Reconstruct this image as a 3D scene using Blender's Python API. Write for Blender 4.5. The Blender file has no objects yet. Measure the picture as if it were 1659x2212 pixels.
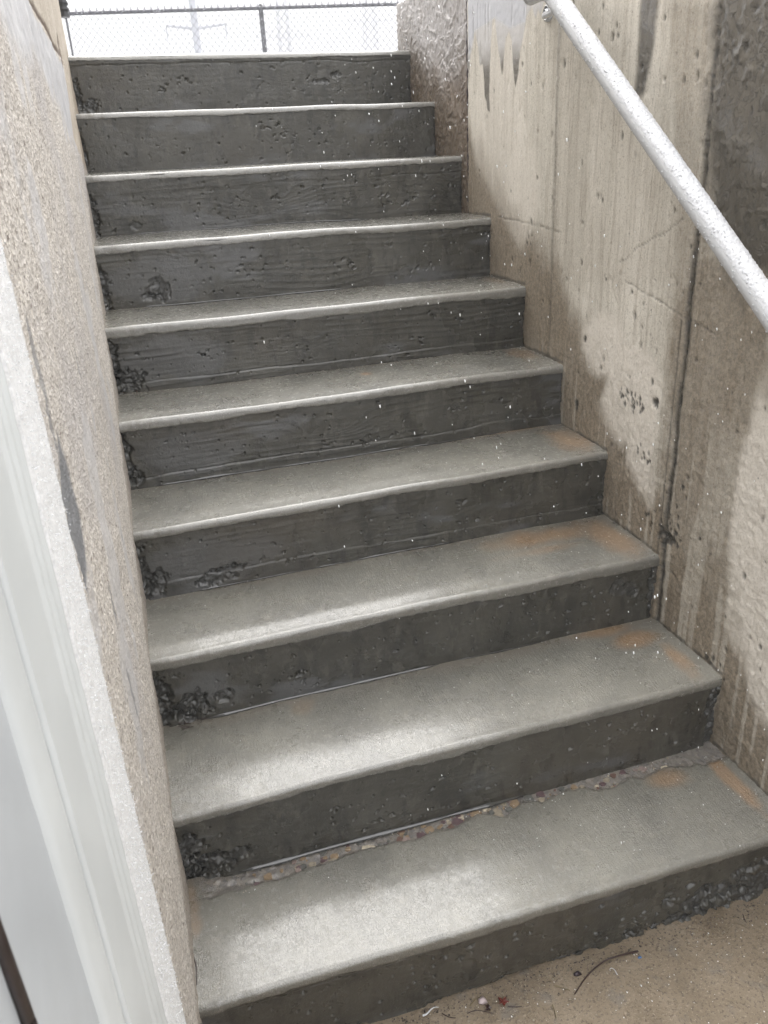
import bpy, bmesh, math, random
import numpy as np
from mathutils import Vector, Matrix, noise as mnoise

# ------------------------------------------------------------------ camera, world, sun, exposure
SC = bpy.context.scene
COL = SC.collection
CAM = np.array([0.1067, -1.0957, 1.4395])
VR = np.array([0.95513488, -0.29185749, -0.05036441])
VU = np.array([0.16344297, 0.37760389, 0.91142838])
VF = np.array([0.24698941, 0.87876874, -0.4083647])
FPX = 1703.16
cd = bpy.data.cameras.new('camera')
cam = bpy.data.objects.new('camera', cd)
COL.objects.link(cam)
cam.matrix_world = Matrix(((VR[0], VU[0], -VF[0], CAM[0]), (VR[1], VU[1], -VF[1], CAM[1]),
                           (VR[2], VU[2], -VF[2], CAM[2]), (0, 0, 0, 1)))
cd.sensor_fit = 'HORIZONTAL'
cd.sensor_width = 36
cd.lens = FPX / 1659 * 36
cd.clip_start = 0.02
cd.clip_end = 2000
cd.dof.use_dof = True
cd.dof.focus_distance = 1.9
cd.dof.aperture_fstop = 24
SC.camera = cam

w = bpy.data.worlds.new('World')
SC.world = w
w.use_nodes = True
nt = w.node_tree
for n in list(nt.nodes):
    nt.nodes.remove(n)
out = nt.nodes.new('ShaderNodeOutputWorld')
bg = nt.nodes.new('ShaderNodeBackground')
sky = nt.nodes.new('ShaderNodeTexSky')
sky.sky_type = 'NISHITA'
sky.sun_disc = False
sky.sun_elevation = math.radians(47)
sky.sun_rotation = math.radians(8)
hs = nt.nodes.new('ShaderNodeHueSaturation')
hs.inputs['Saturation'].default_value = 0.12
mx = nt.nodes.new('ShaderNodeMix')
mx.data_type = 'RGBA'
mx.inputs[0].default_value = 0.8
mx.inputs[7].default_value = (15.3, 15.2, 15.3, 1)      # even cloud cover
nt.links.new(sky.outputs[0], hs.inputs['Color'])
nt.links.new(hs.outputs[0], mx.inputs[6])
# an overcast sky is about three times brighter overhead than at the horizon: (1 + 2 sin elevation) / 3
tcw = nt.nodes.new('ShaderNodeTexCoord'); sep = nt.nodes.new('ShaderNodeSeparateXYZ')
nt.links.new(tcw.outputs['Generated'], sep.inputs[0])
mrw = nt.nodes.new('ShaderNodeMapRange'); mrw.clamp = True
nt.links.new(sep.outputs['Z'], mrw.inputs[0])
for i_, v_ in enumerate((0, 1, .36, 1.08)): mrw.inputs[i_ + 1].default_value = v_
vm = nt.nodes.new('ShaderNodeVectorMath'); vm.operation = 'SCALE'
nt.links.new(mx.outputs[2], vm.inputs[0]); nt.links.new(mrw.outputs[0], vm.inputs['Scale'])
nt.links.new(vm.outputs[0], bg.inputs['Color'])
bg.inputs['Strength'].default_value = 0.1
nt.links.new(bg.outputs[0], out.inputs['Surface'])
sl = bpy.data.lights.new('sun', 'SUN')
sl.energy = 1.5
sl.angle = math.radians(66)
sl.color = (1, 0.97, 0.93)
sun = bpy.data.objects.new('sun', sl)
COL.objects.link(sun)
e_, r_ = math.radians(47), math.radians(8)
sd = Vector((math.sin(r_) * math.cos(e_), math.cos(r_) * math.cos(e_), math.sin(e_)))
sun.rotation_euler = sd.to_track_quat('Z', 'Y').to_euler()
SC.view_settings.view_transform = 'Standard'
SC.view_settings.look = 'None'
SC.view_settings.gamma = 1
SC.view_settings.use_curve_mapping = False
SC.view_settings.exposure = 1.68

# ------------------------------------------------------------------ measured layout (metres)
W = 1.187
YL = [-.1754, .0704, .3295, .5784, .8276, 1.0746, 1.3188, 1.5597, 1.8032, 2.0476]
YR = [-.1900, .0753, .3327, .5836, .8278, 1.0760, 1.3191, 1.5586, 1.8028, 2.0471]
ZL = [.1813, .3622, .5390, .7170, .8960, 1.0786, 1.2612, 1.4396, 1.6183, 1.7998]
ZR = [.1775, .3654, .5441, .7221, .8982, 1.0794, 1.2588, 1.4361, 1.6160, 1.7977]
WALLTOP = 1.96

def at(px, py, ax, val):
    """point of a world plane (axis = value) met by the line of sight through a survey point"""
    d = VF + VR * (px - 829.5) / FPX + VU * (1106 - py) / FPX
    return CAM + d * (val - CAM[ax]) / d[ax]

# ------------------------------------------------------------------ noise
_T = np.random.RandomState(7).rand(64, 4096)
def vnoise(x, y, seed=0):
    t = _T[seed % 64]
    xi = np.floor(x).astype(np.int64); yi = np.floor(y).astype(np.int64)
    fx = x - xi; fy = y - yi
    fx = fx * fx * fx * (fx * (fx * 6 - 15) + 10); fy = fy * fy * fy * (fy * (fy * 6 - 15) + 10)
    def h(a, b):
        return t[((a * 73856093) ^ (b * 19349663) ^ (a * b * 83)) & 4095]
    return (h(xi, yi) * (1 - fx) + h(xi + 1, yi) * fx) * (1 - fy) + (h(xi, yi + 1) * (1 - fx) + h(xi + 1, yi + 1) * fx) * fy
def fbm(x, y, seed=0, oc=4, g=0.5):
    s = 0; a = 1; t = 0
    for o in range(oc):
        s = s + a * vnoise(x * 2 ** o + 17.3 * o, y * 2 ** o + 9.1 * o, seed + o * 5)
        t += a; a *= g
    return s / t                                       # 0..1
def sst(a, b, v):
    t = np.clip((v - a) / (b - a), 0, 1)
    return t * t * (3 - 2 * t)
def polymask(U, V, pts, soft, wob=0.0, ws=20, seed=3):
    """soft-edged mask of a polygon on a surface, its outline roughened"""
    if wob:
        U = U + (fbm(U * ws, V * ws, seed, 3) - .5) * 2 * wob
        V = V + (fbm(U * ws + 5, V * ws, seed + 1, 3) - .5) * 2 * wob
    dm = np.full(U.shape, 1e9); ins = np.zeros(U.shape, bool)
    n = len(pts)
    for i in range(n):
        x1, y1 = pts[i]; x2, y2 = pts[(i + 1) % n]
        dx, dy = x2 - x1, y2 - y1
        t = np.clip(((U - x1) * dx + (V - y1) * dy) / (dx * dx + dy * dy + 1e-12), 0, 1)
        dm = np.minimum(dm, (U - x1 - t * dx) ** 2 + (V - y1 - t * dy) ** 2)
        c = ((y1 > V) != (y2 > V)) & (U < (x2 - x1) * (V - y1) / (y2 - y1 + 1e-12) + x1)
        ins ^= c
    d = np.sqrt(dm); d = np.where(ins, d, -d)
    return sst(-soft, soft, d)
def blob(U, V, cu, cv, ru, rv, wob=.25, ws=12, seed=9, soft=.75):
    r = np.sqrt(((U - cu) / ru) ** 2 + ((V - cv) / rv) ** 2) + (fbm(U * ws, V * ws, seed, 4) - .5) * 2 * wob
    return sst(1.2, soft, r)

# ------------------------------------------------------------------ object helpers
def link(o, parent=None):
    COL.objects.link(o)
    if parent: o.parent = parent
    return o
def tag(o, label=None, cat=None, group=None, kind=None):
    if label: o['label'] = label
    if cat: o['category'] = cat
    if group: o['group'] = group
    if kind: o['kind'] = kind
    return o
def empty(name, loc=(0, 0, 0)):
    o = bpy.data.objects.new(name, None); o.location = loc; o.empty_display_size = .1
    return link(o)
def mesh_obj(name, verts, faces, mat, parent=None, smooth=True, off=(0, 0, 0)):
    me = bpy.data.meshes.new(name)
    v = np.asarray(verts, dtype=np.float64) - np.array(off)
    me.from_pydata(v.tolist(), [], faces)
    me.materials.append(mat)
    if smooth: me.polygons.foreach_set('use_smooth', [True] * len(me.polygons))
    me.update()
    o = bpy.data.objects.new(name, me)
    return link(o, parent)
def grid(name, P, mat, parent=None, attrs=None, flip=False, off=(0, 0, 0)):
    n, m, _ = P.shape
    me = bpy.data.meshes.new(name)
    me.vertices.add(n * m)
    me.vertices.foreach_set('co', (P - np.array(off)).reshape(-1).astype(np.float32))
    idx = np.arange(n * m).reshape(n, m)
    q = np.stack([idx[:-1, :-1], idx[1:, :-1], idx[1:, 1:], idx[:-1, 1:]], -1).reshape(-1, 4)
    if flip: q = q[:, ::-1]
    k = len(q)
    me.loops.add(k * 4); me.loops.foreach_set('vertex_index', q.reshape(-1).astype(np.int32))
    me.polygons.add(k); me.polygons.foreach_set('loop_start', np.arange(0, 4 * k, 4, dtype=np.int32))
    me.polygons.foreach_set('use_smooth', np.ones(k, bool))
    me.update(calc_edges=True)
    for an, av in (attrs or {}).items():
        a = me.attributes.new(an, 'FLOAT', 'POINT')
        a.data.foreach_set('value', np.broadcast_to(av, (n, m)).reshape(-1).astype(np.float32))
    me.materials.append(mat)
    return link(bpy.data.objects.new(name, me), parent)
def boxm(lo, hi):
    x0, y0, z0 = lo; x1, y1, z1 = hi
    v = [(x0, y0, z0), (x1, y0, z0), (x1, y1, z0), (x0, y1, z0), (x0, y0, z1), (x1, y0, z1), (x1, y1, z1), (x0, y1, z1)]
    f = [(0, 3, 2, 1), (4, 5, 6, 7), (0, 1, 5, 4), (1, 2, 6, 5), (2, 3, 7, 6), (3, 0, 4, 7)]
    return v, f
def box(name, lo, hi, mat, parent=None, bevel=0, off=(0, 0, 0)):
    v, f = boxm(lo, hi)
    o = mesh_obj(name, v, f, mat, parent, smooth=False, off=off)
    if bevel:
        b = o.modifiers.new('b', 'BEVEL'); b.width = bevel; b.segments = 2
    return o
def tube_geo(pts, rad, seg=8, caps=True, wob=None):
    pts = [Vector(p) for p in pts]
    V = []; F = []
    n = len(pts)
    rads = rad if hasattr(rad, '__len__') else [rad] * n
    up = None
    for i, p in enumerate(pts):
        t = (pts[min(i + 1, n - 1)] - pts[max(i - 1, 0)]).normalized()
        if up is None:
            up = Vector((0, 0, 1)) if abs(t.z) < .9 else Vector((1, 0, 0))
        a = t.cross(up).normalized(); b = a.cross(t).normalized(); up = b
        for k in range(seg):
            th = 2 * math.pi * k / seg
            V.append(tuple(p + (a * math.cos(th) + b * math.sin(th)) * rads[i]))
    for i in range(n - 1):
        for k in range(seg):
            k2 = (k + 1) % seg
            F.append((i * seg + k, i * seg + k2, (i + 1) * seg + k2, (i + 1) * seg + k))
    if caps:
        F.append(tuple(range(seg)))
        F.append(tuple(reversed([(n - 1) * seg + k for k in range(seg)])))
    return V, F
class MB:
    def __init__(s): s.V = []; s.F = []
    def add(s, vf):
        o = len(s.V); s.V += list(vf[0]); s.F += [tuple(i + o for i in f) for f in vf[1]]; return s
    def tube(s, pts, r, seg=6): return s.add(tube_geo(pts, r, seg))
    def box(s, lo, hi): return s.add(boxm(lo, hi))
    def build(s, name, mat, parent=None, smooth=True, off=(0, 0, 0)):
        return mesh_obj(name, s.V, s.F, mat, parent, smooth, off)

# ------------------------------------------------------------------ materials
class NT:
    def __init__(s, name):
        s.m = bpy.data.materials.new(name); s.m.use_nodes = True; s.t = s.m.node_tree
        s.b = s.t.nodes['Principled BSDF']
        tc = s.t.nodes.new('ShaderNodeTexCoord'); s.co = tc.outputs['Object']
        g = s.t.nodes.new('ShaderNodeNewGeometry'); s.pos = g.outputs['Position']; s.nor = g.outputs['Normal']
    def lk(s, a, b):
        if isinstance(a, (int, float)): b.default_value = a
        elif isinstance(a, tuple): b.default_value = a if len(a) == 4 or b.type == 'VECTOR' else (*a, 1)
        else: s.t.links.new(a, b)
    def map(s, scale, rot=(0, 0, 0), loc=(0, 0, 0), v=None):
        n = s.t.nodes.new('ShaderNodeMapping')
        n.inputs['Scale'].default_value = scale; n.inputs['Rotation'].default_value = rot; n.inputs['Location'].default_value = loc
        s.t.links.new(v or s.pos, n.inputs[0]); return n.outputs[0]
    def noise(s, sc, det=4, ro=.55, v=None, dist=0, out=0):
        n = s.t.nodes.new('ShaderNodeTexNoise')
        n.inputs['Scale'].default_value = sc; n.inputs['Detail'].default_value = det
        n.inputs['Roughness'].default_value = ro; n.inputs['Distortion'].default_value = dist
        s.t.links.new(v or s.pos, n.inputs['Vector']); return n.outputs[out]
    def vor(s, sc, v=None, feat='F1', out=0, rnd=1):
        n = s.t.nodes.new('ShaderNodeTexVoronoi'); n.feature = feat
        n.inputs['Scale'].default_value = sc; n.inputs['Randomness'].default_value = rnd
        s.t.links.new(v or s.pos, n.inputs['Vector']); return n.outputs[out]
    def ramp(s, f, stops, interp='LINEAR'):
        n = s.t.nodes.new('ShaderNodeValToRGB'); r = n.color_ramp; r.interpolation = interp
        while len(r.elements) < len(stops): r.elements.new(.5)
        for e, (p, c) in zip(r.elements, stops):
            e.position = p
            if isinstance(c, (int, float)): c = (c, c, c)
            e.color = (*c, 1)
        s.lk(f, n.inputs[0]); return n.outputs[0]
    def mr(s, f, a, b, c=0., d=1.):
        n = s.t.nodes.new('ShaderNodeMapRange'); n.clamp = True; n.interpolation_type = 'SMOOTHSTEP'
        s.lk(f, n.inputs[0])
        for i, v in enumerate((a, b, c, d)): n.inputs[i + 1].default_value = v
        return n.outputs[0]
    def mix(s, f, a, b, mode='MIX'):
        n = s.t.nodes.new('ShaderNodeMix'); n.data_type = 'RGBA'; n.blend_type = mode
        s.lk(f, n.inputs[0]); s.lk(a, n.inputs[6]); s.lk(b, n.inputs[7]); return n.outputs[2]
    def ma(s, op, a, b=0.):
        n = s.t.nodes.new('ShaderNodeMath'); n.operation = op
        s.lk(a, n.inputs[0]); s.lk(b, n.inputs[1]); return n.outputs[0]
    def attr(s, name):
        n = s.t.nodes.new('ShaderNodeAttribute'); n.attribute_name = name; return n.outputs['Fac']
    def bump(s, h, st, dist, nrm=None):
        n = s.t.nodes.new('ShaderNodeBump')
        s.lk(st, n.inputs['Strength']); n.inputs['Distance'].default_value = dist
        s.lk(h, n.inputs['Height'])
        if nrm: s.t.links.new(nrm, n.inputs['Normal'])
        return n.outputs[0]
    def fin(s, col, rough, nrm=None, spec=None, **kw):
        s.lk(col, s.b.inputs['Base Color']); s.lk(rough, s.b.inputs['Roughness'])
        if nrm: s.t.links.new(nrm, s.b.inputs['Normal'])
        if spec is not None: s.lk(spec, s.b.inputs['Specular IOR Level'])
        for k, v in kw.items(): s.lk(v, s.b.inputs[k.replace('_', ' ')])
        return s.m

def m_riser():
    n = NT('riser_concrete')
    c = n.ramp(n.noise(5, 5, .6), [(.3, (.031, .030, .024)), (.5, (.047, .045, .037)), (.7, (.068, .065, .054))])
    c = n.mix(n.mr(n.noise(130, 3, .7, n.map((.35, 1, 1))), .42, .72, 0, .35), c, (.085, .083, .075))
    st = n.noise(22, 4, .65, n.map((1.6, 1, .55)))
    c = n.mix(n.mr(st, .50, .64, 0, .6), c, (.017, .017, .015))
    c = n.mix(n.mr(n.noise(38, 5, .7, n.map((1.2, 1, .5))), .54, .68, 0, .6), c, (.100, .095, .080))
    c = n.mix(n.ma('MULTIPLY', n.attr('patch'), .75), c, (.090, .092, .094))
    c = n.mix(n.mr(n.attr('grain'), .15, .9, .0, .45), c, (.020, .020, .017))
    warm = n.mr(n.noise(2.3, 3), .5, .7, 0, .35)
    c = n.mix(warm, c, (.062, .051, .037))
    c = n.mix(n.ma('MULTIPLY', n.attr('honey'), .6), c, (.045, .046, .045))
    c = n.mix(n.ma('MULTIPLY', n.attr('lip'), .8), c, (.16, .15, .13))
    b = n.bump(n.noise(420, 3, .7, n.map((.3, 1, 1))), .25, .002)
    b = n.bump(n.noise(90, 4, .6), .30, .004, b)
    pitb = n.mr(n.vor(95), .0, .14, 0, 1)
    b = n.bump(pitb, .35, .003, b)
    r = n.mr(n.noise(9, 4), .35, .7, .2, .42)
    return n.fin(c, r, b, .6)
def m_tread():
    n = NT('tread_concrete')
    c = n.ramp(n.noise(4, 5, .6), [(.3, (.122, .118, .101)), (.5, (.174, .168, .143)), (.7, (.224, .215, .182))])
    c = n.mix(n.mr(n.noise(26, 5, .7), .5, .72, 0, .4), c, (.28, .26, .215))
    c = n.mix(n.mr(n.noise(9, 5, .7), .52, .66, 0, .35), c, (.085, .084, .075))
    c = n.mix(n.mr(n.noise(190, 3, .7), .55, .62, 0, .35), c, (.26, .25, .21))
    c = n.mix(n.mr(n.noise(240, 3, .7), .57, .66, 0, .5), c, (.07, .07, .062))
    c = n.mix(n.ma('MULTIPLY', n.attr('back'), .55), c, (.20, .17, .135))
    c = n.mix(n.ma('MULTIPLY', n.attr('stain'), .95), c, n.mix(n.noise(25, 4), (.24, .155, .09), (.36, .225, .12)))
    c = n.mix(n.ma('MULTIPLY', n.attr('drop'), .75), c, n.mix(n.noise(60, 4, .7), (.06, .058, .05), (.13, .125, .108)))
    c = n.mix(n.attr('chips'), c, n.ramp(n.vor(140, out=1), [(0, (.2, .195, .18)), (.4, (.26, .235, .205)), (.7, (.17, .16, .155)), (1, (.30, .26, .21))]))
    br = n.noise(900, 3, .65, n.map((1, .10, .3)))
    b = n.bump(br, .6, .0012)
    b = n.bump(n.noise(430, 2, .6), .9, .0016, b)
    b = n.bump(n.noise(230, 2, .6, n.map((1, .18, .5))), .75, .0013, b)
    r = n.mr(n.noise(14, 5, .7), .35, .7, .24, .46)
    r = n.ma('ADD', r, n.ma('MULTIPLY', n.attr('drop'), .1))
    return n.fin(c, r, b, 1.0, Coat_Weight=1.0, Coat_Roughness=n.mr(n.noise(90, 4, .7), .35, .7, .12, .32), Coat_IOR=1.65)
def m_wallr():
    n = NT('board_formed_concrete')
    zs = n.map((1, 1, .06))
    c = n.ramp(n.noise(7, 5, .6, zs), [(.3, (.49, .46, .395)), (.5, (.62, .585, .51)), (.7, (.74, .70, .62))])
    c = n.mix(n.mr(n.noise(60, 4, .7, zs), .46, .68, 0, .5), c, (.33, .29, .235))
    c = n.mix(n.mr(n.noise(170, 4, .7, n.map((1, 1, .25))), .55, .72, 0, .5), c, (.22, .19, .155))
    c = n.mix(n.mr(n.noise(210, 4, .8), .53, .62, 0, .55), c, (.25, .215, .17))
    c = n.mix(n.mr(n.noise(170, 4, .8, n.map((1, 1, 1), loc=(3, 1, 2))), .55, .64, 0, .45), c, (.80, .75, .66))
    c = n.mix(n.mr(n.noise(48, 4, .65, n.map((1, 1, .035))), .58, .66, 0, .35), c, (.33, .295, .245))
    c = n.mix(n.ma('MULTIPLY', n.attr('light'), .85), c, n.ramp(n.noise(150, 4, .8), [(.3, (.50, .455, .395)), (.45, (.70, .65, .575)), (.7, (.84, .79, .71))]))
    sp = n.mr(n.noise(75, 3, .6, n.map((1, 1, .6))), .70, .74)
    c = n.mix(n.ma('MULTIPLY', sp, .7), c, (.09, .085, .075))
    wetc = n.mix(n.mr(n.noise(120, 5, .8), .35, .65), (.10, .076, .048), (.27, .215, .15))
    c = n.mix(n.ma('MULTIPLY', n.attr('wet'), .85), c, wetc)
    c = n.mix(n.attr('tone'), c, n.mix(n.noise(18, 5, .65), (.038, .033, .024), (.105, .090, .066)))
    c = n.mix(n.attr('gloss'), c, n.mix(n.noise(40, 3, .6), (.34, .335, .35), (.42, .415, .43)))  # lavender sky reflection on the wet film, put into the base colour
    c = n.mix(n.attr('dark'), c, (.035, .034, .03))
    c = n.mix(n.attr('edge'), c, (.19, .17, .14))
    b = n.bump(n.noise(190, 4, .8), n.ma('MULTIPLY', n.ma('ADD', .4, n.ma('MULTIPLY', n.attr('sandy'), .6)), n.ma('SUBTRACT', 1., n.ma('MULTIPLY', n.attr('gloss'), .8))), .003)
    b = n.bump(n.mr(n.noise(55, 4, .6, None, 1.2), .52, .56), n.ma('MULTIPLY', n.attr('tone'), 1.), .006, b)
    b = n.bump(n.noise(110, 3, .6, n.map((1, 1, .2))), n.ma('SUBTRACT', .45, n.ma('MULTIPLY', n.attr('gloss'), .35)), .003, b)
    r = n.ma('SUBTRACT', .75, n.ma('MULTIPLY', n.attr('wet'), .25))
    r = n.ma('SUBTRACT', r, n.ma('MULTIPLY', n.attr('gloss'), .6))
    r = n.ma('SUBTRACT', r, n.ma('MULTIPLY', n.attr('tone'), .3))
    r = n.ma('MAXIMUM', r, .15)
    return n.fin(c, r, b, .45, Coat_Weight=n.ma('MAXIMUM', n.attr('gloss'), n.ma('MULTIPLY', n.attr('tone'), 1.)), Coat_Roughness=.15, Coat_IOR=1.5)
def m_flake():
    n = NT('flake_textured_concrete')
    c = n.ramp(n.noise(9, 5, .6), [(.3, (.15, .115, .088)), (.5, (.20, .16, .125)), (.7, (.27, .22, .18))])
    c = n.mix(n.mr(n.noise(150, 3, .7), .5, .7, 0, .5), c, (.12, .09, .068))
    c = n.mix(n.ma('MULTIPLY', n.attr('pale'), .8), c, n.mix(n.noise(120, 3), (.33, .31, .305), (.50, .475, .46)))  # paler tint stands in for sky mirrored in the wet upper wall
    c = n.mix(n.ma('MULTIPLY', n.attr('base'), .7), c, (.10, .075, .05))
    b = n.bump(n.noise(260, 4, .7), .5, .003)
    return n.fin(c, n.mr(n.noise(30, 3), .3, .7, .22, .42), b, .7)
def m_stucco():
    n = NT('sand_stucco')
    c = n.ramp(n.noise(6, 5, .6), [(.3, (.55, .515, .475)), (.5, (.62, .585, .545)), (.7, (.70, .665, .625))])
    gr = n.vor(230, out=1)
    g = n.ramp(gr, [(0, (.14, .11, .09)), (.2, (.38, .345, .31)), (.6, (.60, .56, .515)), (.85, (.84, .79, .71)), (1, (.88, .84, .78))])
    c = n.mix(.55, c, g)
    c = n.mix(n.mr(n.noise(110, 3, .7), .59, .65, 0, .75), c, (.17, .135, .115))
    c = n.mix(n.mr(n.noise(90, 4, .7), .60, .72, 0, .7), c, (.68, .62, .52))
    c = n.mix(n.mr(n.noise(3, 3), .45, .65, 0, .55), c, (.44, .42, .42))
    sm = n.ramp(n.noise(12, 4, .6, n.map((1, 1, .3))), [(.3, (.46, .46, .475)), (.7, (.60, .595, .60))])
    c = n.mix(n.attr('plaster'), c, sm)
    c = n.mix(n.attr('tan'), c, n.ramp(n.noise(20, 4, .6), [(.3, (.46, .40, .325)), (.7, (.56, .50, .42))]))
    c = n.mix(n.attr('bluish'), c, n.mix(n.noise(30, 3), (.17, .175, .185), (.27, .275, .285)))
    c = n.mix(n.ma('MULTIPLY', n.attr('crack'), .8), c, (.10, .06, .045))
    c = n.mix(n.ma('MULTIPLY', n.attr('rim'), .45), c, (.20, .15, .10))
    rough_area = n.ma('SUBTRACT', 1., n.ma('MULTIPLY', n.attr('plaster'), .85))
    b = n.bump(n.vor(230), n.ma('MULTIPLY', rough_area, .55), .003)
    b = n.bump(n.noise(160, 4, .7), n.ma('MULTIPLY', rough_area, .8), .004, b)
    b = n.bump(n.noise(60, 4, .6, n.map((1, 1, .3))), .3, .003, b)
    return n.fin(c, n.ma('ADD', .45, n.ma('MULTIPLY', rough_area, .35)), b, .4)
def m_floor():
    n = NT('floor_concrete')
    c = n.ramp(n.noise(6, 5, .65), [(.3, (.165, .128, .086)), (.5, (.235, .187, .130)), (.72, (.30, .245, .18))])
    c = n.mix(n.mr(n.noise(16, 4, .6), .55, .72, 0, .6), c, (.17, .16, .145))
    c = n.mix(n.mr(n.noise(150, 4, .8), .54, .62, 0, .75), c, (.075, .06, .045))
    c = n.mix(n.mr(n.noise(180, 4, .8, n.map((1, 1, 1), loc=(5, 2, 0))), .57, .64, 0, .6), c, (.42, .36, .28))
    b = n.bump(n.noise(150, 5, .8), .8, .003)
    return n.fin(c, n.mr(n.noise(8, 3), .35, .7, .24, .55), b, .5)
def m_simple(name, col, rough=.5, var=.12, sc=30, bump=.2, dist=.002, metal=0, spec=.5, bsc=120, **kw):
    n = NT(name)
    a = tuple(max(0, v * (1 - var)) for v in col); b_ = tuple(min(1, v * (1 + var)) for v in col)
    c = n.mix(n.mr(n.noise(sc, 4, .6), .3, .7), a, b_)
    return n.fin(c, rough, n.bump(n.noise(bsc, 4, .6), bump, dist), spec, Metallic=metal, **kw)

M = dict(riser=m_riser(), tread=m_tread(), wallr=m_wallr(), flake=m_flake(), stucco=m_stucco(), floor=m_floor())
M['stone'] = m_simple('wet_dark_aggregate', (.040, .040, .037), .28, .5, 40, .5, .004)
M['core'] = m_simple('wall_core', (.30, .28, .25), .8)
M['white'] = m_simple('white_frame_paint', (.60, .625, .63), .42, .04, 6, .12, .002)
M['door'] = m_simple('grey_white_door_paint', (.475, .50, .525), .38, .045, 9, .10, .002)
M['bronze'] = m_simple('dark_bronze', (.028, .020, .019), .35, .3, 60, .2, .001)
M['rail'] = m_simple('white_rail_paint', (.52, .53, .54), .25, .03, 20, .25, .001, bsc=300)
M['steel'] = m_simple('zinc_steel', (.55, .56, .58), .25, .1, 60, .1, .001, metal=1)
M['fence'] = m_simple('black_fence_coating', (.055, .056, .062), .4, .2, 60)
M['wire'] = m_simple('grey_fence_wire', (.20, .20, .23), .5, .1, 60)
M['galv'] = m_simple('galvanised_steel', (.36, .37, .42), .6, .1, 1)
M['black'] = m_simple('black_corrugated_plastic', (.03, .031, .034), .3, .2, 50)
M['ground'] = m_simple('pale_winter_ground', (.42, .43, .44), .8, .15, 2, .4, .02, bsc=20)
M['land'] = m_simple('landing_concrete', (.30, .295, .27), .45, .15, 10, .3)
n = NT('sleet_ice')
M['ice'] = n.fin((.62, .63, .65), .12, None, .6)
n = NT('sleet_white')
M['snow'] = n.fin((.60, .61, .63), .35, n.bump(n.noise(400, 2), .4, .002), .5)
n = NT('frosted_edge')
fr = n.noise(260, 4, .75)
M['frost'] = n.fin(n.ramp(fr, [(.3, (.62, .63, .65)), (.5, (.80, .81, .82)), (.7, (.94, .94, .95))]), .55, n.bump(fr, .6, .003), .4)
n = NT('standing_water')
M['water'] = n.fin((.03, .03, .028), .04, None, .9)
M['leaf'] = m_simple('wet_red_leaf', (.12, .022, .015), .3, .3, 100)
M['needle'] = m_simple('rust_needles', (.22, .06, .02), .4, .3, 100)
M['straw'] = m_simple('dry_straw', (.16, .13, .07), .5, .3, 100)
M['twig'] = m_simple('dark_twig', (.035, .018, .016), .3, .3, 100)
M['blue'] = m_simple('blue_plastic', (.10, .20, .42), .3, .1, 100)
M['bark'] = m_simple('dark_debris', (.03, .02, .025), .35, .4, 200)
PEB = [m_simple('pebble_%s' % nm, c, .3, .2, 150) for nm, c in
       (('orange', (.27, .20, .13)), ('buff', (.30, .26, .20)), ('pink', (.28, .22, .20)), ('plum', (.12, .08, .085)),
        ('grey', (.13, .13, .12)), ('rust', (.16, .10, .08)), ('cream', (.52, .46, .36)))]

rng = np.random.RandomState(11)
random.seed(5)

# ------------------------------------------------------------------ ground and landings
def ground():
    v = [(-1500, 2.6, 1.78), (1500, 2.6, 1.78), (1500, 1500, 1.78), (-1500, 1500, 1.78),
         (W + .3, -60, 1.78), (W + .3, 2.6, 1.78), (1500, -60, 1.78)]
    o = mesh_obj('ground', v, [(0, 1, 2, 3), (4, 6, 1, 5)], M['ground'], smooth=False)
    tag(o, kind='structure')
    v, f = boxm((-.0, 2.08, 1.55), (W + .9, 2.62, 1.786))
    o = mesh_obj('upper_landing', v, f, M['land'], smooth=False); tag(o, kind='structure')
    xs = np.linspace(-.02, W + .02, 300); ys = np.linspace(-2.6, -.12, 560)
    X, Y = np.meshgrid(xs, ys, indexing='ij')
    Z = (fbm(X * 6, Y * 6, 4, 4) - .5) * .006 + (fbm(X * 60, Y * 60, 8, 3) - .5) * .0016
    o = grid('floor', np.stack([X, Y, Z], -1), M['floor']); tag(o, kind='structure')
ground()

# ------------------------------------------------------------------ staircase
stairs = tag(empty('concrete_staircase'), 'flight of ten wet dark grey cast concrete steps rising between two walls', 'stairs')

def lerp(a, b, X): return a + (b - a) * np.clip(X / W, -.1, 1.1)
def yfront(i, X): return lerp(YL[i], YR[i], X) + (fbm(X * 5, X * 0 + i * 7.7, 12, 2) - .5) * .006
def ztop(i, X): return lerp(ZL[i], ZR[i], X) + (fbm(X * 3.5, X * 0 + i * 3.3, 14, 2) - .5) * .006
def zback(i, X):                                         # height of the tread where the next riser stands
    return ztop(i, X) + .006 - .004 * np.clip(X / W, 0, 1)

# stone pieces, sharing a few meshes
STONES = []
for k in range(9):
    bm = bmesh.new(); bmesh.ops.create_icosphere(bm, subdivisions=1, radius=1)
    for v in bm.verts:
        v.co *= .72 + .5 * mnoise.noise(v.co * 1.3 + Vector((k * 9, 0, 0))) + random.uniform(-.1, .12)
    me = bpy.data.meshes.new('aggregate_stone'); bm.to_mesh(me); bm.free()
    me.materials.append(M['stone']); STONES.append(me)
ICO = (np.array([v.co[:] for v in STONES[0].vertices]), [tuple(p.vertices) for p in STONES[0].polygons])
nstone = [0]
def stone(parent, p, s):
    if nstone[0] >= 290: return
    nstone[0] += 1
    o = bpy.data.objects.new('aggregate_stone', random.choice(STONES))
    o.location = p; o.rotation_euler = [random.uniform(0, 6.3) for _ in range(3)]
    o.scale = (s * random.uniform(.8, 1.3), s * random.uniform(.6, .9), s * random.uniform(.6, 1))
    link(o, parent)

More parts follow.
